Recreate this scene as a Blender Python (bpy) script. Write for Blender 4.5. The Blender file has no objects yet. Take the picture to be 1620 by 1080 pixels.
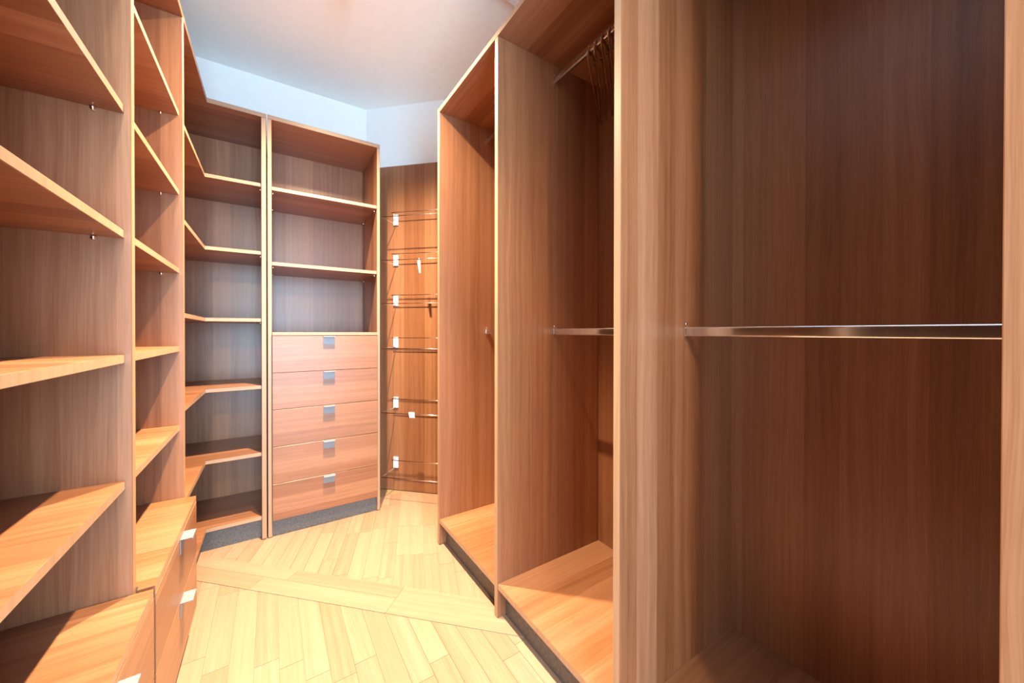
import bpy, bmesh, math, random
from mathutils import Vector, Matrix
random.seed(7)
R = math.radians
scene = bpy.context.scene
COL = scene.collection

# ------------------------------------------------------------------ camera
CAM_H = 1.18
cam_data = bpy.data.cameras.new('camera')
cam_data.sensor_width = 36.0
cam_data.lens = 580.4 / 1620 * 36.0
cam_data.shift_y = -11.85 / 1620
cam_data.clip_start = 0.01
cam = bpy.data.objects.new('camera', cam_data)
COL.objects.link(cam)
cam.matrix_world = (Matrix.Translation((0, 0, CAM_H)) @ Matrix.Rotation(R(-33.288), 4, 'Z')
                    @ Matrix.Rotation(R(90 - 0.2934), 4, 'X') @ Matrix.Rotation(R(0.0686), 4, 'Z'))
scene.camera = cam

# ------------------------------------------------------------------ world and light
world = bpy.data.worlds.new('world')
scene.world = world
world.use_nodes = True
world.node_tree.nodes['Background'].inputs[0].default_value = (0.62, 0.80, 1.0, 1)
world.node_tree.nodes['Background'].inputs[1].default_value = 1.0

WARM = (1.0, 0.79, 0.50)
COOL = (0.46, 0.745, 1.0)
SPOT_W, SPOT2_W, SPOT3_W, WINDOW_W = 800.0, 230.0, 430.0, 215.0

def light(name, kind, loc, energy, color, rot=(0, 0, 0), **kw):
    d = bpy.data.lights.new(name, kind)
    d.energy = energy
    d.color = color
    for k, v in kw.items():
        setattr(d, k, v)
    o = bpy.data.objects.new(name, d)
    COL.objects.link(o)
    o.location = loc
    o.rotation_euler = rot
    return o

# daylight through the doorway behind the camera
light('daylight', 'AREA', (0.25, -2.12, 1.25), WINDOW_W, COOL, (R(90), 0, 0), shape='RECTANGLE', size=1.2, size_y=2.2)

scene.cycles.max_bounces = 16
scene.cycles.diffuse_bounces = 10
vs = scene.view_settings
vs.view_transform = 'Standard'
vs.look = 'None'
vs.exposure = 0.17
vs.gamma = 1.0
vs.use_curve_mapping = False

# ------------------------------------------------------------------ measured layout (metres)
T = 2.414                      # height of the fitted units
TH = 0.024                     # panel thickness
XL, XR = -0.283, 0.776         # fronts of the two long runs
YB = 2.5085                    # front of the far run
XLB, XRB, YBB = -0.70, 1.362, 2.959   # faces of the back panels
WXL, WXR, WYB, WYN = -0.725, 1.39, 2.985, -2.1
SUM_PANEL, SUM_WALL = 3.540, 3.600    # X+Y of the chamfered corner
ZC = 2.887

# ------------------------------------------------------------------ materials
def new_mat(name):
    m = bpy.data.materials.new(name)
    m.use_nodes = True
    nt = m.node_tree
    return m, nt, nt.nodes['Principled BSDF']

def math_node(nt, op, a, b=None, c=None):
    n = nt.nodes.new('ShaderNodeMath')
    n.operation = op
    for i, v in enumerate((a, b, c)):
        if v is None:
            continue
        if isinstance(v, (int, float)):
            n.inputs[i].default_value = v
        else:
            nt.links.new(v, n.inputs[i])
    return n.outputs[0]

def ramp(nt, fac, stops):
    n = nt.nodes.new('ShaderNodeValToRGB')
    el = n.color_ramp.elements
    while len(el) < len(stops):
        el.new(0.5)
    for e, (p, c) in zip(el, stops):
        e.position = p
        e.color = (*c, 1)
    nt.links.new(fac, n.inputs[0])
    return n.outputs[0]

def wood(name, stops, strip, strip_amt, rough, hue_cols, hue_amt, bump=0.02, tone_var=0.0):
    """Laminate wood: U runs along the grain, V across it, both in metres."""
    m, nt, bs = new_mat(name)
    L = nt.links
    uv = nt.nodes.new('ShaderNodeUVMap'); uv.uv_map = 'grain'
    sep = nt.nodes.new('ShaderNodeSeparateXYZ'); L.new(uv.outputs[0], sep.inputs[0])
    info = nt.nodes.new('ShaderNodeObjectInfo')
    rnd = info.outputs['Random']
    u = math_node(nt, 'ADD', sep.outputs[0], math_node(nt, 'MULTIPLY', rnd, 7.3))
    v = math_node(nt, 'ADD', sep.outputs[1], math_node(nt, 'MULTIPLY', rnd, 3.1))
    def vec(a, b, c):
        n = nt.nodes.new('ShaderNodeCombineXYZ')
        for i, x in enumerate((a, b, c)):
            if isinstance(x, (int, float)):
                n.inputs[i].default_value = x
            else:
                L.new(x, n.inputs[i])
        return n.outputs[0]
    def noise(a, b, c, scale=1.0, detail=3.0, rough_=0.55, dist=0.0):
        n = nt.nodes.new('ShaderNodeTexNoise')
        L.new(vec(a, b, c), n.inputs['Vector'])
        n.inputs['Scale'].default_value = scale
        n.inputs['Detail'].default_value = detail
        n.inputs['Roughness'].default_value = rough_
        n.inputs['Distortion'].default_value = dist
        return n.outputs[0]
    # glued-up strips of slightly different tone
    jitter = math_node(nt, 'MULTIPLY', noise(0.0, math_node(nt, 'MULTIPLY', v, 9.0), rnd, detail=1), 0.5)
    sidx = math_node(nt, 'FLOOR', math_node(nt, 'ADD', math_node(nt, 'DIVIDE', v, strip), jitter))
    wn = nt.nodes.new('ShaderNodeTexWhiteNoise'); wn.noise_dimensions = '2D'
    L.new(vec(sidx, math_node(nt, 'MULTIPLY', rnd, 91.0), 0.0), wn.inputs['Vector'])
    strip_v = wn.outputs['Value']
    # cathedral figure and streaks
    warp = math_node(nt, 'MULTIPLY', math_node(nt, 'SUBTRACT', noise(math_node(nt, 'MULTIPLY', u, 1.1), math_node(nt, 'MULTIPLY', v, 5.0), sidx, detail=2), 0.5), 0.05)
    vw = math_node(nt, 'ADD', v, warp)
    s1 = noise(math_node(nt, 'MULTIPLY', u, 0.8), math_node(nt, 'MULTIPLY', vw, 60.0), math_node(nt, 'MULTIPLY', sidx, 3.7), detail=4)
    s2 = noise(math_node(nt, 'MULTIPLY', u, 9.0), math_node(nt, 'MULTIPLY', vw, 520.0), rnd, detail=2)
    s = math_node(nt, 'ADD', math_node(nt, 'MULTIPLY', s1, 0.55), math_node(nt, 'MULTIPLY', s2, 0.45))
    s = math_node(nt, 'ADD', s, math_node(nt, 'MULTIPLY', math_node(nt, 'SUBTRACT', strip_v, 0.5), strip_amt))
    if tone_var:
        s = math_node(nt, 'ADD', s, math_node(nt, 'MULTIPLY', math_node(nt, 'SUBTRACT', rnd, 0.5), tone_var))
    base = ramp(nt, s, stops)
    wn2 = nt.nodes.new('ShaderNodeTexWhiteNoise'); wn2.noise_dimensions = '2D'
    L.new(vec(math_node(nt, 'ADD', sidx, 17.0), math_node(nt, 'MULTIPLY', rnd, 57.0), 0.0), wn2.inputs['Vector'])
    tint = ramp(nt, wn2.outputs['Value'], hue_cols)
    mx = nt.nodes.new('ShaderNodeMix'); mx.data_type = 'RGBA'; mx.blend_type = 'MULTIPLY'
    mx.inputs['Factor'].default_value = hue_amt
    L.new(base, mx.inputs['A']); L.new(tint, mx.inputs['B'])
    L.new(mx.outputs['Result'], bs.inputs['Base Color'])
    bs.inputs['Roughness'].default_value = rough
    bp = nt.nodes.new('ShaderNodeBump')
    bp.inputs['Strength'].default_value = bump
    bp.inputs['Distance'].default_value = 0.002
    L.new(s2, bp.inputs['Height']); L.new(bp.outputs[0], bs.inputs['Normal'])
    return m

def plain(name, col, rough=0.5, metal=0.0, noise_scale=30.0, amt=0.06, emit=None, trans=0.0):
    m, nt, bs = new_mat(name)
    tc = nt.nodes.new('ShaderNodeTexCoord')
    n = nt.nodes.new('ShaderNodeTexNoise')
    n.inputs['Scale'].default_value = noise_scale
    n.inputs['Detail'].default_value = 3
    nt.links.new(tc.outputs['Object'], n.inputs['Vector'])
    lo = tuple(max(0, c * (1 - amt)) for c in col)
    hi = tuple(min(1, c * (1 + amt)) for c in col)
    nt.links.new(ramp(nt, n.outputs[0], [(0.3, lo), (0.7, hi)]), bs.inputs['Base Color'])
    bs.inputs['Roughness'].default_value = rough
    bs.inputs['Metallic'].default_value = metal
    bs.inputs['Transmission Weight'].default_value = trans
    if emit:
        bs.inputs['Emission Color'].default_value = (*emit[0], 1)
        bs.inputs['Emission Strength'].default_value = emit[1]
    return m

HUES = [(0.0, (1.0, 0.94, 0.86)), (0.35, (1.0, 1.0, 1.0)), (0.7, (1.0, 1.03, 1.10)), (1.0, (1.0, 0.97, 0.92))]
M = {}
M['walnut'] = wood('walnut_laminate', [(0.12, (0.130, 0.045, 0.019)), (0.48, (0.258, 0.103, 0.047)), (0.88, (0.39, 0.188, 0.100))],
                   0.085, 0.30, 0.34, HUES, 0.8)
M['edge'] = wood('walnut_edge_band', [(0.20, (0.28, 0.155, 0.086)), (0.48, (0.36, 0.215, 0.130)), (0.80, (0.43, 0.275, 0.175))],
                 0.5, 0.1, 0.42, HUES, 0.4)
M['oak'] = wood('oak_parquet', [(0.22, (0.265, 0.148, 0.085)), (0.5, (0.335, 0.203, 0.134)), (0.8, (0.40, 0.262, 0.184))],
                5.0, 0.0, 0.36, HUES, 0.25, tone_var=0.22)
M['grout'] = plain('parquet_joint', (0.30, 0.20, 0.10), 0.8)
M['wall'] = plain('white_wall_paint', (0.77, 0.785, 0.785), 0.75, amt=0.015)
M['ceiling'] = plain('ceiling_paint', (0.885, 0.93, 0.92), 0.8, amt=0.015)
M['plinth'] = plain('grey_plinth', (0.115, 0.106, 0.098), 0.55, noise_scale=120, amt=0.3)
M['chrome'] = plain('chrome', (0.80, 0.80, 0.80), 0.12, 1.0)
M['satin'] = plain('satin_metal', (0.42, 0.42, 0.45), 0.30, 1.0)
M['handle'] = plain('brushed_grey_metal', (0.21, 0.21, 0.228), 0.34)
M['white_plastic'] = plain('white_plastic', (0.82, 0.84, 0.84), 0.4)
M['clear_plastic'] = plain('milky_plastic', (0.80, 0.76, 0.72), 0.25, trans=0.35)
M['hanger'] = plain('brown_hanger_plastic', (0.13, 0.052, 0.022), 0.15)
M['white_trim'] = plain('white_trim', (0.82, 0.82, 0.83), 0.45)
M['lamp_glow'] = plain('lamp_diffuser', (0.9, 0.85, 0.75), 0.5, emit=((1.0, 0.80, 0.55), 3.0))

# ------------------------------------------------------------------ mesh helpers
def finish(bm, name, mat, parent=None, grain=2, bevel=0.0, smooth=False, band=True):
    """Link a bmesh (world coordinates) as one object with a metre-scaled grain UV."""
    if bevel:
        bmesh.ops.bevel(bm, geom=list(bm.edges), offset=bevel, segments=1, affect='EDGES', clamp_overlap=True)
    bmesh.ops.recalc_face_normals(bm, faces=bm.faces)
    uvl = bm.loops.layers.uv.new('grain')
    if isinstance(grain, int):
        g = Vector([1.0 if i == grain else 0.0 for i in range(3)])
    else:
        g = Vector(grain).normalized()
    ou, ov = random.uniform(0, 20), random.uniform(0, 20)
    for f in bm.faces:
        n = f.normal
        if abs(n.dot(g)) > 0.8:
            gg = Vector((0, 0, 1)) if abs(n.z) < 0.8 else Vector((1, 0, 0))
        else:
            gg = (g - n * n.dot(g)).normalized()
        c = n.cross(gg)
        for l in f.loops:
            l[uvl].uv = (l.vert.co.dot(gg) + ou, abs(1) * l.vert.co.dot(c) + ov)
        f.smooth = smooth
    org = parent_world(parent)
    bmesh.ops.translate(bm, verts=bm.verts, vec=-org)
    me = bpy.data.meshes.new(name)
    bm.to_mesh(me); bm.free()
    me.materials.append(mat)
    if mat is M['walnut'] and band:
        # thin edges of the boards carry a paler edge band
        me.materials.append(M['edge'])
        for p in me.polygons:
            if p.area < 1e-6:
                continue
            vs_ = [me.vertices[i].co for i in p.vertices]
            el = [(vs_[i] - vs_[i - 1]).length for i in range(len(vs_))]
            if len(el) == 4 and 0.010 < min(el) < 0.028 and max(el) > 0.05:
                p.material_index = 1
    o = bpy.data.objects.new(name, me)
    COL.objects.link(o)
    if parent:
        o.parent = parent
    return o

def parent_world(p):
    v = Vector((0, 0, 0))
    while p is not None:
        v = v + Vector(p.location)
        p = p.parent
    return v

def bx(bm, x0, x1, y0, y1, z0, z1):
    vs_ = [bm.verts.new((x, y, z)) for x in (x0, x1) for y in (y0, y1) for z in (z0, z1)]
    for q in ((0, 1, 3, 2), (4, 6, 7, 5), (0, 4, 5, 1), (2, 3, 7, 6), (0, 2, 6, 4), (1, 5, 7, 3)):
        bm.faces.new([vs_[i] for i in q])

def box(name, mat, parent, x0, x1, y0, y1, z0, z1, grain=2, bevel=0.0008, band=True):
    bm = bmesh.new()
    bx(bm, x0, x1, y0, y1, z0, z1)
    return finish(bm, name, mat, parent, grain, bevel, False, band)

def prism(name, mat, parent, poly, z0, z1, grain=0, bevel=0.0008):
    bm = bmesh.new()
    lo = [bm.verts.new((x, y, z0)) for x, y in poly]
    hi = [bm.verts.new((x, y, z1)) for x, y in poly]
    bm.faces.new(lo[::-1]); bm.faces.new(hi)
    n = len(poly)
    for i in range(n):
        bm.faces.new((lo[i], lo[(i + 1) % n], hi[(i + 1) % n], hi[i]))
    return finish(bm, name, mat, parent, grain, bevel)

def tube_bm(bm, pts, rad, seg=8, closed=False, sx=1.0, sy=1.0):
    """Sweep a round or oval section along a polyline."""
    pts = [Vector(p) for p in pts]
    n = len(pts)
    rings = []
    up = None
    for i, p in enumerate(pts):
        if closed:
            t = (pts[(i + 1) % n] - pts[i - 1]).normalized()
        else:
            t = (pts[min(i + 1, n - 1)] - pts[max(i - 1, 0)]).normalized()
        if up is None:
            up = Vector((0, 0, 1)) if abs(t.z) < 0.9 else Vector((1, 0, 0))
        a = t.cross(up)
        if a.length < 1e-4:
            a = t.cross(Vector((0.3, 1, 0.2)))
        a.normalize()
        b = a.cross(t).normalized()
        up = b
        rings.append([bm.verts.new(p + a * (rad * sx * math.cos(k * 2 * math.pi / seg)) + b * (rad * sy * math.sin(k * 2 * math.pi / seg))) for k in range(seg)])
    m = n if closed else n - 1
    for i in range(m):
        r0, r1 = rings[i], rings[(i + 1) % n]
        for k in range(seg):
            bm.faces.new((r0[k], r0[(k + 1) % seg], r1[(k + 1) % seg], r1[k]))
    if not closed:
        bm.faces.new(rings[0][::-1]); bm.faces.new(rings[-1])

def tube(name, mat, parent, pts, rad, seg=8, closed=False, sx=1.0, sy=1.0, smooth=True):
    bm = bmesh.new()
    tube_bm(bm, pts, rad, seg, closed, sx, sy)
    return finish(bm, name, mat, parent, 2, 0, smooth)

def tag(o, label, cat, group=None, kind=None):
    o['label'] = label
    if cat:
        o['category'] = cat
    if group:
        o['group'] = group
    if kind:
        o['kind'] = kind
    return o

def thing(name, loc, label, cat, group=None):
    o = bpy.data.objects.new(name, None)
    o.empty_display_size = 0.1
    COL.objects.link(o)
    o.location = loc
    return tag(o, label, cat, group)

# ------------------------------------------------------------------ room shell
def structure(o, label):
    o['kind'] = 'structure'
    o['label'] = label
    return o

W = 0.1
floor = structure(box('floor', M['grout'], None, WXL - W, WXR + W, WYN - W, WYB + W, -0.05, -0.0035, bevel=0), 'pale oak parquet floor between the closet units')
structure(box('ceiling', M['ceiling'], None, WXL - W, WXR + W, WYN - W, WYB + W, ZC, ZC + 0.05, bevel=0), 'plain off white ceiling above the closet')
structure(box('wall_left', M['wall'], None, WXL - W, WXL, WYN, WYB, 0, ZC, bevel=0), 'white wall behind the long open shelving')
structure(box('wall_far', M['wall'], None, WXL, SUM_WALL - WYB, WYB, WYB + W, 0, ZC, bevel=0), 'white wall above the tall drawer cabinet')
structure(box('wall_right', M['wall'], None, WXR, WXR + W, WYN, SUM_WALL - WXR, 0, ZC, bevel=0), 'white wall behind the hanging wardrobe')
structure(prism('wall_corner', M['wall'], None, [(SUM_WALL - WYB, WYB), (WXR, SUM_WALL - WXR), (WXR + W, SUM_WALL - WXR), (WXR + W, WYB + W), (SUM_WALL - WYB, WYB + W)], 0, ZC, bevel=0), 'white diagonal corner wall above the shoe rack panel')
# wall behind the camera with the doorway that lets the daylight in
DX0, DX1, DZ = -0.35, 0.85, 2.35
bm = bmesh.new()
bx(bm, WXL - W, DX0, WYN - W, WYN, 0, ZC)
bx(bm, DX1, WXR + W, WYN - W, WYN, 0, ZC)
bx(bm, DX0, DX1, WYN - W, WYN, DZ, ZC)
structure(finish(bm, 'wall_near', M['wall'], None), 'white wall with the doorway at the near end of the closet')
bm = bmesh.new()
bx(bm, DX0 - 0.07, DX0, WYN, WYN + 0.018, 0, DZ + 0.07)
bx(bm, DX1, DX1 + 0.07, WYN, WYN + 0.018, 0, DZ + 0.07)
bx(bm, DX0, DX1, WYN, WYN + 0.018, DZ, DZ + 0.07)
structure(finish(bm, 'trim_1', M['white_trim'], None, bevel=0.001), 'white casing around the doorway opening')

# ------------------------------------------------------------------ parquet planks
def clip(poly, a, b, c):
    """Keep the part of a polygon where a*x+b*y <= c."""
    out = []
    n = len(poly)
    for i in range(n):
        p, q = poly[i], poly[(i + 1) % n]
        dp, dq = a * p[0] + b * p[1] - c, a * q[0] + b * q[1] - c
        if dp <= 0:
            out.append(p)
        if dp * dq < 0:
            t = dp / (dp - dq)
            out.append((p[0] + t * (q[0] - p[0]), p[1] + t * (q[1] - p[1])))
    return out

def area(poly):
    return 0.5 * abs(sum(poly[i][0] * poly[(i + 1) % len(poly)][1] - poly[(i + 1) % len(poly)][0] * poly[i][1] for i in range(len(poly))))

def plank(poly, grain, top=0.0):
    clean = []
    for p in poly:
        if not clean or (abs(p[0] - clean[-1][0]) + abs(p[1] - clean[-1][1])) > 1e-4:
            clean.append(p)
    if len(clean) > 2 and (abs(clean[0][0] - clean[-1][0]) + abs(clean[0][1] - clean[-1][1])) < 1e-4:
        clean.pop()
    if len(clean) < 3 or area(clean) < 2e-5:
        return
    s = sum(clean[i][0] * clean[(i + 1) % len(clean)][1] - clean[(i + 1) % len(clean)][0] * clean[i][1] for i in range(len(clean)))
    if s < 0:
        clean.reverse()
    prism('plank', M['oak'], floor, clean, -0.0034, top, (grain[0], grain[1], 0), 0)

S_LO, S_HI = 1.970, 2.200      # the diagonal board lies between these values of X+Y
GAP = 0.0007
x = -0.127 - 0.0745 * 3
rng = random.Random(3)
while x < 0.90:
    y = WYN + rng.uniform(-0.5, 0)
    while y < 2.6:
        ln = rng.choice((0.36, 0.45, 0.54, 0.66))
        p = [(x + GAP, y + GAP), (x + 0.0745 - GAP, y + GAP), (x + 0.0745 - GAP, y + ln - GAP), (x + GAP, y + ln - GAP)]
        p = clip(p, 1, 1, S_LO - GAP)
        p = clip(p, 0, -1, -WYN)
        if len(p) > 2:
            plank(p, (0, 1))
        y += ln
    x += 0.0745
ANG = math.atan(0.335)         # the far field is laid at a slight angle
ca, sa = math.cos(ANG), math.sin(ANG)
gx, gy = sa, ca
px, py = ca, -sa
k0 = 0.302 * px + 1.9 * py
for k in range(-16, 14):
    v0 = k0 + k * 0.0725
    t = 0.9 + rng.uniform(-0.4, 0)
    while t < 3.4:
        ln = rng.choice((0.30, 0.38, 0.46))
        c = [(v0 + GAP, t + GAP), (v0 + 0.0725 - GAP, t + GAP), (v0 + 0.0725 - GAP, t + ln - GAP), (v0 + GAP, t + ln - GAP)]
        p = [(a * px + b * gx, a * py + b * gy) for a, b in c]
        p = clip(p, -1, -1, -(S_HI + GAP))
        for a, b, cc in ((1, 0, 1.25), (-1, 0, 0.42), (0, 1, 2.70), (1, 1, 3.53)):
            p = clip(p, a, b, cc) if len(p) > 2 else p
        if len(p) > 2:
            plank(p, (gx, gy))
        t += ln
# diagonal boards: s runs along (1,-1)/sqrt2
q2 = math.sqrt(0.5)
def diag(s0, s1, a, b, top):
    p = [((a + GAP) / 2 + s0 * q2, (a + GAP) / 2 - s0 * q2), ((b - GAP) / 2 + s0 * q2, (b - GAP) / 2 - s0 * q2),
         ((b - GAP) / 2 + s1 * q2, (b - GAP) / 2 - s1 * q2), ((a + GAP) / 2 + s1 * q2, (a + GAP) / 2 - s1 * q2)]
    p = clip(p, 1, 0, 0.86)
    p = clip(p, -1, 0, 0.42)
    if len(p) > 2:
        plank(p, (1, -1), top)
diag(-2.4, -1.52, S_LO, 2.095, 0.002)
diag(-2.4, -1.40, 2.095, S_HI, 0.002)
diag(-1.519, -0.83, S_LO, 2.095, 0.002)
diag(-1.399, -0.83, 2.095, S_HI, 0.002)
diag(-0.829, 0.6, S_LO, S_HI, 0.002)

# ------------------------------------------------------------------ shared fittings
def shelf_pin(parent, x, y, z, dx, dy):
    """Chrome shelf support: a pin in the panel and a round cup under the shelf."""
    bm = bmesh.new()
    tube_bm(bm, [(x, y, z - 0.006), (x + dx * 0.010, y + dy * 0.010, z - 0.006)], 0.0045, 8)
    tube_bm(bm, [(x + dx * 0.006, y + dy * 0.006, z - 0.006), (x + dx * 0.006, y + dy * 0.006, z - 0.0005)], 0.0055, 8)
    return finish(bm, 'shelf_pin', M['chrome'], parent, 2, 0, True)

def handle(parent, c, out, along, ztop):
    """Bent metal pull: a plate on the drawer front and a flange standing out at its top edge."""
    c = Vector(c); out = Vector(out); al = Vector(along)
    bm = bmesh.new()
    def slab(o0, o1, a0, a1, z0, z1):
        P = [c + out * o + al * a for o in (o0, o1) for a in (a0, a1)]
        xs = [p.x for p in P]; ys = [p.y for p in P]
        bx(bm, min(xs), max(xs), min(ys), max(ys), z0, z1)
    slab(0.0002, 0.0022, -0.0315, 0.0315, ztop - 0.050, ztop - 0.0021)
    slab(0.0002, 0.032, -0.0315, 0.0315, ztop - 0.0020, ztop)
    slab(0.030, 0.032, -0.0315, 0.0315, ztop - 0.006, ztop - 0.0021)
    return finish(bm, 'handle', M['handle'], parent, 2, 0.0004)

# ------------------------------------------------------------------ right run: open hanging wardrobe
wr = thing('open_wardrobe', (1.07, 0.66, 0), 'long open walnut wardrobe with hanging bays divided by tall uprights', 'wardrobe')
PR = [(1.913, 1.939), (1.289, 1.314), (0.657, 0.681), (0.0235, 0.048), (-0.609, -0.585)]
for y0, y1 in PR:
    box('upright', M['walnut'], wr, XR, XRB + 0.0, y0, y1, 0.004, T - TH - 0.0002, 2, 0.0012, y0 > 0.1)  # near uprights skip the pale band: weak light put into their edge colour
box('top_panel', M['walnut'], wr, XR, XRB, PR[-1][0], PR[0][1], T - TH, T, 1, 0.0012)
for i in range(4):
    y0, y1 = PR[i + 1][1] + 0.0003, PR[i][0] - 0.0003
    box('back_panel', M['walnut'], wr, XRB + 0.0002, XRB + 0.015, y0 - 0.012, y1 + 0.012, 0.0, T, 2, 0)
    box('base_shelf', M['walnut'], wr, XR + 0.002, XRB - 0.0002, y0, y1, 0.121, 0.144, 0, 0.0008)
    box('plinth', M['plinth'], wr, XR + 0.040, XR + 0.056, y0, y1, 0.001, 0.1208, 1, 0)
    for z in (1.182, 2.318):
        bm = bmesh.new()
        sec = []                # flat-sided tube with rounded top and bottom
        for cx_, cz_, a0 in ((0.0015, 0.009, 0), (-0.0015, 0.009, 90), (-0.0015, -0.009, 180), (0.0015, -0.009, 270)):
            for k in range(5):
                t = R(a0 + k * 22.5)
                sec.append((1.075 + cx_ + 0.006 * math.cos(t), z + cz_ + 0.006 * math.sin(t)))
        ra = [bm.verts.new((p[0], y0 + 0.001, p[1])) for p in sec]
        rb = [bm.verts.new((p[0], y1 - 0.001, p[1])) for p in sec]
        bm.faces.new(ra); bm.faces.new(rb[::-1])
        for k in range(len(sec)):
            bm.faces.new((ra[k], rb[k], rb[(k + 1) % len(sec)], ra[(k + 1) % len(sec)]))
        rod = finish(bm, 'clothes_rail', M['chrome'], wr, 1, 0, False)
        for ye, s in ((y0, 1), (y1, -1)):
            bm = bmesh.new()
            # cup with open top around the rail and a screw ear above it
            a = ye + s * 0.0002
            b = ye + s * 0.006
            ring = []
            for k in range(13):
                t = math.pi + k * math.pi / 12
                ring.append((1.075 + 0.0105 * math.cos(t), z + 0.0175 * math.sin(t)))
            ring = [(1.075 - 0.0105, z + 0.014)] + ring + [(1.075 + 0.0105, z + 0.014)]
            inner = [(1.075 + (px_ - 1.075) * 0.76, z + (pz - z) * (0.88 if pz < z else 1.0)) for px_, pz in ring]
            va = [[bm.verts.new((p[0], yy, p[1])) for p in ring] for yy in (a, b)]
            vb = [[bm.verts.new((p[0], yy, p[1])) for p in inner] for yy in (a, b)]
            for k in range(len(ring) - 1):
                bm.faces.new((va[0][k], va[0][k + 1], va[1][k + 1], va[1][k]))
                bm.faces.new((vb[0][k], vb[1][k], vb[1][k + 1], vb[0][k + 1]))
                bm.faces.new((va[1][k], va[1][k + 1], vb[1][k + 1], vb[1][k]))
                bm.faces.new((va[0][k + 1], va[0][k], vb[0][k], vb[0][k + 1]))
            for k in (0, len(ring) - 1):
                bm.faces.new((va[0][k], va[1][k], vb[1][k], vb[0][k]))
            finish(bm, 'rail_bracket', M['chrome'], rod, 2, 0, False)
            tube('screw', M['chrome'], rod, [(1.075, a, z + 0.024), (1.075, a + s * 0.004, z + 0.024)], 0.0042, 10)

# ------------------------------------------------------------------ left run: open shelving with two bays
sh = thing('shelving_unit', (-0.49, 0.64, 0), 'long open walnut shelving with rows of shelves above drawer chests', 'shelving')
PL = [(-0.624, -0.599), (0.002, 0.027), (0.628, 0.653), (1.254, 1.280), (1.883, 1.908)]
for y0, y1 in PL:
    box('upright', M['walnut'], sh, XLB, XL, y0, y1, 0.004, T - TH - 0.0002, 2, 0.0012)
box('top_panel', M['walnut'], sh, XLB, XL, PL[0][0], PL[-1][1], T - TH, T, 0, 0.0012)
SHELF_Z = (2.026, 1.724, 1.424, 1.124, 0.820)
for i in range(4):
    y0, y1 = PL[i][1] + 0.0003, PL[i + 1][0] - 0.0003
    box('back_panel', M['walnut'], sh, XLB - 0.015, XLB - 0.0002, y0 - 0.012, y1 + 0.012, 0.0, T, 2, 0)
    for z in SHELF_Z:
        box('shelf', M['walnut'], sh, XLB + 0.0005, -0.295, y0 + 0.0005, y1 - 0.0005, z - 0.020, z, 0, 0.0012)
        for xp in (-0.345, -0.65):
            shelf_pin(sh, xp, y1, z - 0.020, 0, -1)
            shelf_pin(sh, xp, y0, z - 0.020, 0, 1)

# ------------------------------------------------------------------ low drawer chests standing in the shelving bays
def chest(y0, y1, f0, f1, label):
    """y0..y1: carcass between the uprights; f0..f1: the overlay front."""
    XF = -0.245
    t = thing('drawer_chest', (-0.47, (y0 + y1) / 2, 0), label, 'drawers')
    top = [(XLB + 0.02, y0), (XL + 0.004, y0), (XL + 0.004, f0), (XF - 0.001, f0), (XF - 0.001, f1), (XL + 0.004, f1), (XL + 0.004, y1), (XLB + 0.02, y1)]
    prism('top_panel', M['walnut'], t, top, 0.521, 0.540, 0, 0.0008)
    box('side_panel', M['walnut'], t, XLB + 0.02, XL + 0.004, y0, y0 + 0.016, 0.002, 0.5208, 2)
    box('side_panel', M['walnut'], t, XLB + 0.02, XL + 0.004, y1 - 0.016, y1, 0.002, 0.5208, 2)
    box('plinth', M['plinth'], t, XL - 0.03, XL - 0.016, y0 + 0.0165, y1 - 0.0165, 0.002, 0.105, 1, 0)
    for z0, z1 in ((0.318, 0.519), (0.112, 0.315)):
        d = box('drawer', M['walnut'], t, XL + 0.0045, XF, f0 + 0.001, f1 - 0.001, z0, z1, 1, 0.001, False)
        handle(d, (XF, 1.590 if y0 > 1.2 else 0.96, 0), (1, 0, 0), (0, 1, 0), z1 - 0.004)
    return t
chest(1.2835, 1.8795, 1.266, 1.872, 'walnut two-drawer chest beside the corner shelves')
chest(0.6565, 1.2505, 0.640, 1.251, 'walnut two-drawer chest in the shelving bay away from the corner')

# ------------------------------------------------------------------ corner shelving with L-shaped shelves
cs = thing('corner_shelving', (-0.45, 2.65, 0), 'walnut corner shelving with L-shaped shelves beside the tall drawer cabinet', 'shelving')
CX = -0.045                    # inner face of its right upright
Y0 = PL[-1][1] + 0.001
box('upright', M['walnut'], cs, CX, CX + 0.023, YB, YBB, 0.004, T - TH - 0.0002, 2, 0.0012)
box('back_panel', M['walnut'], cs, XLB, CX + 0.023, YBB + 0.0002, YBB + 0.015, 0.0, T, 2, 0)
box('back_panel', M['walnut'], cs, XLB - 0.015, XLB - 0.0002, Y0, YBB, 0.0, T, 2, 0)
prism('top_panel', M['walnut'], cs, [(XLB, Y0), (XL, Y0), (XL, YB), (CX + 0.023, YB), (CX + 0.023, YBB), (XLB, YBB)], T - TH, T, 0, 0.0012)
for z in (2.020, 1.636, 1.256, 0.876, 0.495, 0.132):
    prism('shelf', M['walnut'], cs, [(XLB + 0.0005, Y0), (-0.293, Y0), (-0.293, YB + 0.010), (CX - 0.0005, YB + 0.010), (CX - 0.0005, YBB - 0.0005), (XLB + 0.0005, YBB - 0.0005)], z - 0.020, z, 0, 0.001)
    if z > 0.2:
        for yp in (YB + 0.05, YBB - 0.06):
            shelf_pin(cs, CX, yp, z - 0.020, -1, 0)
prism('plinth', M['plinth'], cs, [(-0.333, Y0), (-0.318, Y0), (-0.318, YB + 0.040), (CX - 0.0005, YB + 0.040), (CX - 0.0005, YB + 0.055), (-0.333, YB + 0.055)], 0.001, 0.1118, 0, 0)

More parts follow.
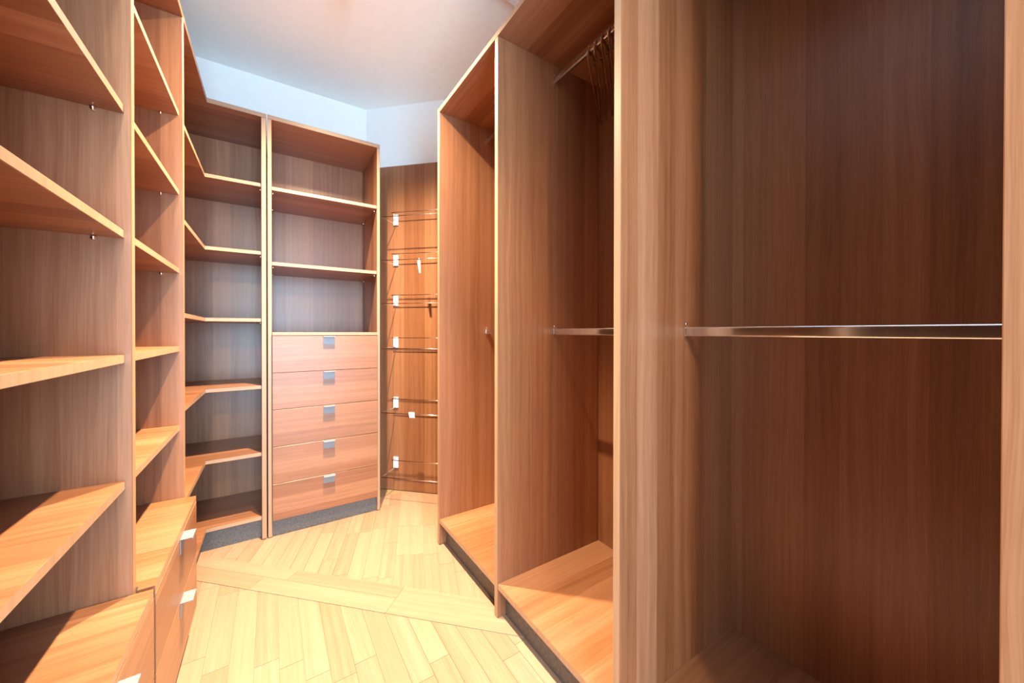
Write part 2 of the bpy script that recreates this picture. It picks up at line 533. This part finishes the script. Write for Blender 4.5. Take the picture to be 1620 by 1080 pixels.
# ------------------------------------------------------------------ tall cabinet with five drawers
tc = thing('drawer_cabinet', (0.29, 2.73, 0), 'tall walnut cabinet with open shelves above five drawers', 'cabinet')
AX0, AX1, BX0, BX1 = -0.016, 0.004, 0.583, 0.602
box('upright', M['walnut'], tc, AX0, AX1, YB, YBB, 0.004, T - TH - 0.0002, 2, 0.0012)
box('upright', M['walnut'], tc, BX0, BX1, YB, YBB, 0.004, T - TH - 0.0002, 2, 0.0012)
box('top_panel', M['walnut'], tc, AX0, BX1, YB, YBB, T - TH, T, 0, 0.0012)
box('back_panel', M['walnut'], tc, AX0, BX1, YBB + 0.0002, YBB + 0.015, 0.0, T, 2, 0)
for z in (2.012, 1.582):
    box('shelf', M['walnut'], tc, AX1 + 0.0005, BX0 - 0.0005, YB + 0.006, YBB - 0.0005, z - 0.021, z, 0, 0.001)
    for yp in (YB + 0.05, YBB - 0.06):
        shelf_pin(tc, AX1, yp, z - 0.021, 1, 0)
        shelf_pin(tc, BX0, yp, z - 0.021, -1, 0)
box('counter_panel', M['walnut'], tc, AX1 + 0.0005, BX0 - 0.0005, YB - 0.016, YBB - 0.0005, 1.159, 1.178, 0, 0.001)
DZs = (1.157, 0.945, 0.734, 0.522, 0.310, 0.098)
for a, b in zip(DZs[:-1], DZs[1:]):
    d = box('drawer', M['walnut'], tc, AX1 + 0.002, BX0 - 0.001, YB - 0.018, YB + 0.001, b + 0.0015, a - 0.0015, 0, 0.001, False)
    handle(d, (0.296, YB - 0.018, 0), (0, -1, 0), (1, 0, 0), a - 0.002)
box('drawer_carcass', M['walnut'], tc, AX1 + 0.0005, BX0 - 0.0005, YB + 0.0015, YBB - 0.01, 0.101, 1.1585, 0, 0)
box('plinth', M['plinth'], tc, AX1 + 0.0005, BX0 - 0.0005, YB + 0.012, YB + 0.026, 0.001, 0.0995, 0, 0)

# ------------------------------------------------------------------ shoe rack panel across the corner
nrm = Vector((-q2, -q2, 0))
alg = Vector((q2, -q2, 0))
pan = None
sp0, sp1 = (0.622, SUM_PANEL - 0.622), (1.290, SUM_PANEL - 1.290)
off = 0.022 * q2
pan = prism('corner_board', M['walnut'], None, [sp0, (sp0[0] + off, sp0[1] + off), (sp1[0] + off, sp1[1] + off), sp1], 0.001, T, 2, 0.001)
tag(pan, 'tall walnut board set diagonally across the corner behind the wire shoe racks', 'board')

RACKZ = (2.010, 1.710, 1.411, 1.102, 0.657, 0.210)
RACK_LABEL = ['wire shoe rack on the diagonal panel, topmost of the six', 'wire shoe rack with a clear hook hanging from its front wire',
              'wire shoe rack, third of the six counted from the top', 'wire shoe rack, fourth of the six counted from the top',
              'wire shoe rack with a white clip on its front wire', 'wire shoe rack on the diagonal panel, lowest of the six']
bL = Vector((0.780, SUM_PANEL - 0.780, 0))
bRt = Vector((1.190, SUM_PANEL - 1.190, 0))
for zc, lab in zip(RACKZ, RACK_LABEL):
    base = (bL + bRt) / 2
    t = thing('shoe_rack', (base.x, base.y, zc - 0.04), lab, 'shoe rack', 'wire shoe racks on the corner panel')
    for b in (bL, bRt):
        bm = bmesh.new()
        P = [b + alg * a + nrm * n for a, n in ((-0.019, 0.0003), (-0.019, 0.012), (0.019, 0.012), (0.019, 0.0003))]
        lo = [bm.verts.new((p.x, p.y, zc - 0.040)) for p in P]
        hi = [bm.verts.new((p.x, p.y, zc + 0.040)) for p in P]
        bm.faces.new(lo[::-1]); bm.faces.new(hi)
        for i in range(4):
            bm.faces.new((lo[i], lo[(i + 1) % 4], hi[(i + 1) % 4], hi[i]))
        finish(bm, 'bracket', M['white_plastic'], t, 2, 0.002)
        for n, z in ((0.065, zc + 0.036), (0.200, zc - 0.036)):
            s = b + nrm * 0.010
            e = b + nrm * n
            tube('arm', M['chrome'], t, [(s.x, s.y, z), (e.x, e.y, z)], 0.0026, 8)
    for n, z in ((0.065, zc + 0.036), (0.200, zc - 0.036)):
        s = bL + nrm * n - alg * 0.001
        e = bRt + nrm * n + alg * 0.001
        tube('wire', M['chrome'], t, [(s.x, s.y, z), (e.x, e.y, z)], 0.0028, 8)

# clear hook on the second rack
def rackpt(s, n, z):
    p = bL + alg * s + nrm * n
    return (p.x, p.y, z)
zf = RACKZ[1] - 0.036
pts = []
for k in range(9):
    t_ = math.pi * (1.0 - k / 8 * 1.15)
    pts.append(rackpt(0.280, 0.200 - 0.0055 * math.cos(t_), zf + 0.0055 * math.sin(t_)))
hk = thing('plastic_hook', rackpt(0.280, 0.206, zf - 0.10), 'small clear plastic hook hanging from the second wire shoe rack', 'hook')
tube('hook', M['clear_plastic'], hk, pts + [rackpt(0.282, 0.209, zf - 0.015)], 0.0022, 8)
bm = bmesh.new()
A = Vector(rackpt(0.282, 0.208, zf - 0.012)); B = Vector(rackpt(0.291, 0.208, zf - 0.098))
w0, w1 = 0.012, 0.006
vv = []
for c_, w in ((A, w0), (B, w1)):
    for sx_, sn in ((-1, -1), (1, -1), (1, 1), (-1, 1)):
        vv.append(bm.verts.new(c_ + alg * (sx_ * w) + nrm * (sn * 0.0018)))
bm.faces.new(vv[:4][::-1]); bm.faces.new(vv[4:])
for i in range(4):
    bm.faces.new((vv[i], vv[(i + 1) % 4], vv[4 + (i + 1) % 4], vv[4 + i]))
finish(bm, 'tongue', M['clear_plastic'], hk, 2, 0.0008)
# white clip on the fifth rack
zf = RACKZ[4] - 0.036
cl = thing('label_clip', rackpt(0.225, 0.205, zf - 0.03), 'small white plastic clip on the front wire of the fifth shoe rack', 'clip')
def slab_rack(name, s0, s1, n0, n1, z0, z1, skew=0.0):
    bm = bmesh.new()
    vv = [bm.verts.new(rackpt(s + (skew if z == z0 else 0), n, z)) for z in (z0, z1) for s, n in ((s0, n0), (s1, n0), (s1, n1), (s0, n1))]
    bm.faces.new(vv[:4][::-1]); bm.faces.new(vv[4:])
    for i in range(4):
        bm.faces.new((vv[i], vv[(i + 1) % 4], vv[4 + (i + 1) % 4], vv[4 + i]))
    finish(bm, name, M['white_plastic'], cl, 2, 0.0008)
slab_rack('face_plate', 0.205, 0.245, 0.2035, 0.206, zf - 0.024, zf + 0.010, 0.008)
slab_rack('back_plate', 0.205, 0.245, 0.194, 0.1965, zf - 0.012, zf + 0.010)
slab_rack('bridge', 0.205, 0.245, 0.194, 0.206, zf + 0.0102, zf + 0.0125)

# ------------------------------------------------------------------ hangers on the upper rail of the middle bay
def make_hanger(y, yaw, dip, label):
    """Brown plastic hanger: chrome hook, sloping arms with notches, trouser bar."""
    zr = 2.318
    t = thing('clothes_hanger', (1.075, y, zr), label, 'hanger', 'brown hangers on the upper rail')
    hook = []
    r = 0.021
    zc_ = zr + 0.0175 - r + 0.0005
    for k in range(15):
        a = R(200) - k * R(200 + 70) / 14
        hook.append((1.075 + r * math.cos(a), y, zc_ + r * math.sin(a)))
    hook += [(1.075 + 0.004, y, zc_ - r - 0.010), (1.075, y, zc_ - r - 0.022), (1.075, y, zc_ - r - 0.040)]
    tube('hook', M['chrome'], t, hook, 0.0017, 8)
    za = zc_ - r - 0.036
    body = []
    for k in range(13):
        f = -1 + k / 6
        xx = f * 0.210
        zz = za - 0.115 * abs(f) ** 1.25 - 0.004
        body.append((1.075 + xx, y, zz))
    bar_z = body[0][2] - 0.016
    loop = body + [(1.075 + 0.216, y, body[-1][2] - 0.010), (1.075 + 0.205, y, bar_z), (1.075, y, bar_z - 0.002), (1.075 - 0.205, y, bar_z), (1.075 - 0.216, y, body[0][2] - 0.010)]
    tube('frame', M['hanger'], t, loop, 0.0062, 8, True, 0.55, 1.15)
    for s in (-1, 1):
        xx = 1.075 + s * 0.165
        zz = za - 0.115 * (0.165 / 0.21) ** 1.25 - 0.004
        tube('notch', M['hanger'], t, [(xx, y, zz + 0.004), (xx + s * 0.004, y, zz + 0.016), (xx + s * 0.012, y, zz + 0.014)], 0.003, 6)
    tube('collar', M['hanger'], t, [(1.075, y, za + 0.014), (1.075, y, za - 0.016)], 0.008, 10)
    t.rotation_euler = (0, 0, yaw)
    return t
ORD = ('first', 'second', 'third', 'fourth', 'fifth', 'sixth')
HG = [(1.040 - 0.033 * i, 37.5 - 0.4 * i, 'brown plastic hanger on the upper rail, %s along from the rail bracket' % w) for i, w in enumerate(ORD)]
for y, a, lab in HG:
    make_hanger(y, R(a), 0, lab)

# ------------------------------------------------------------------ ceiling: vent, pendant spotlight and disc lamp
vt = thing('ceiling_vent', (0.77, 1.29, ZC), 'white square vent in the ceiling above the wardrobe front', 'vent')
vx0, vx1, vy0, vy1 = 0.470, 1.073, 0.990, 1.592
bm = bmesh.new()
zb = ZC - 0.014
bx(bm, vx0, vx1, vy0, vy0 + 0.045, zb, ZC - 0.0002)
bx(bm, vx0, vx1, vy1 - 0.045, vy1, zb, ZC - 0.0002)
bx(bm, vx0, vx0 + 0.045, vy0 + 0.0452, vy1 - 0.0452, zb, ZC - 0.0002)
bx(bm, vx1 - 0.045, vx1, vy0 + 0.0452, vy1 - 0.0452, zb, ZC - 0.0002)
finish(bm, 'frame', M['white_trim'], vt, 2, 0.001)
for k in range(14):
    yk = vy0 + 0.060 + k * 0.0355
    bm = bmesh.new()
    vv = [bm.verts.new((xx, yy, zz)) for xx in (vx0 + 0.046, vx1 - 0.046) for yy, zz in ((yk, zb + 0.001), (yk + 0.003, zb + 0.001), (yk + 0.018, ZC - 0.0005), (yk + 0.015, ZC - 0.0005))]
    bm.faces.new(vv[:4][::-1]); bm.faces.new(vv[4:])
    for i in range(4):
        bm.faces.new((vv[i], vv[(i + 1) % 4], vv[4 + (i + 1) % 4], vv[4 + i]))
    finish(bm, 'slat', M['white_trim'], vt, 2, 0)

def lathe(name, mat, parent, prof, cx_, cy_, seg=28):
    bm = bmesh.new()
    rings = [[bm.verts.new((cx_ + r * math.cos(2 * math.pi * k / seg), cy_ + r * math.sin(2 * math.pi * k / seg), z)) for k in range(seg)] for r, z in prof]
    for a, b in zip(rings[:-1], rings[1:]):
        for k in range(seg):
            bm.faces.new((a[k], a[(k + 1) % seg], b[(k + 1) % seg], b[k]))
    bm.faces.new(rings[0][::-1]); bm.faces.new(rings[-1])
    return finish(bm, name, mat, parent, 2, 0, False)
LZ = 2.720
def spotlight(LX, LY, label, watts, soft, cone, blend):
    lp = thing('ceiling_spotlight', (LX, LY, ZC), label, 'light', 'ceiling spotlights')
    lathe('rose', M['satin'], lp, [(0.045, ZC - 0.0005), (0.045, ZC - 0.018), (0.012, ZC - 0.022)], LX, LY)
    lathe('stem', M['satin'], lp, [(0.006, ZC - 0.0225), (0.006, LZ + 0.071)], LX, LY, 12)
    lathe('head', M['satin'], lp, [(0.014, LZ + 0.070), (0.030, LZ + 0.055), (0.034, LZ + 0.010), (0.031, LZ + 0.010)], LX, LY)
    lathe('bulb', M['lamp_glow'], lp, [(0.029, LZ + 0.0098), (0.029, LZ + 0.006)], LX, LY)
    light('spot_beam', 'SPOT', (LX, LY, LZ), watts, WARM, spot_size=R(cone), spot_blend=blend, shadow_soft_size=soft)
spotlight(0.300, 1.790, 'small satin spotlight hanging above the parquet before the drawer cabinet', SPOT_W, 0.022, 142, 1.0)
spotlight(0.300, 1.200, 'small satin spotlight hanging above the aisle beside the middle upright', SPOT3_W, 0.022, 68, 0.6)
spotlight(-0.150, -1.500, 'small satin spotlight hanging from the ceiling towards the doorway', SPOT2_W, 0.06, 168, 0.3)
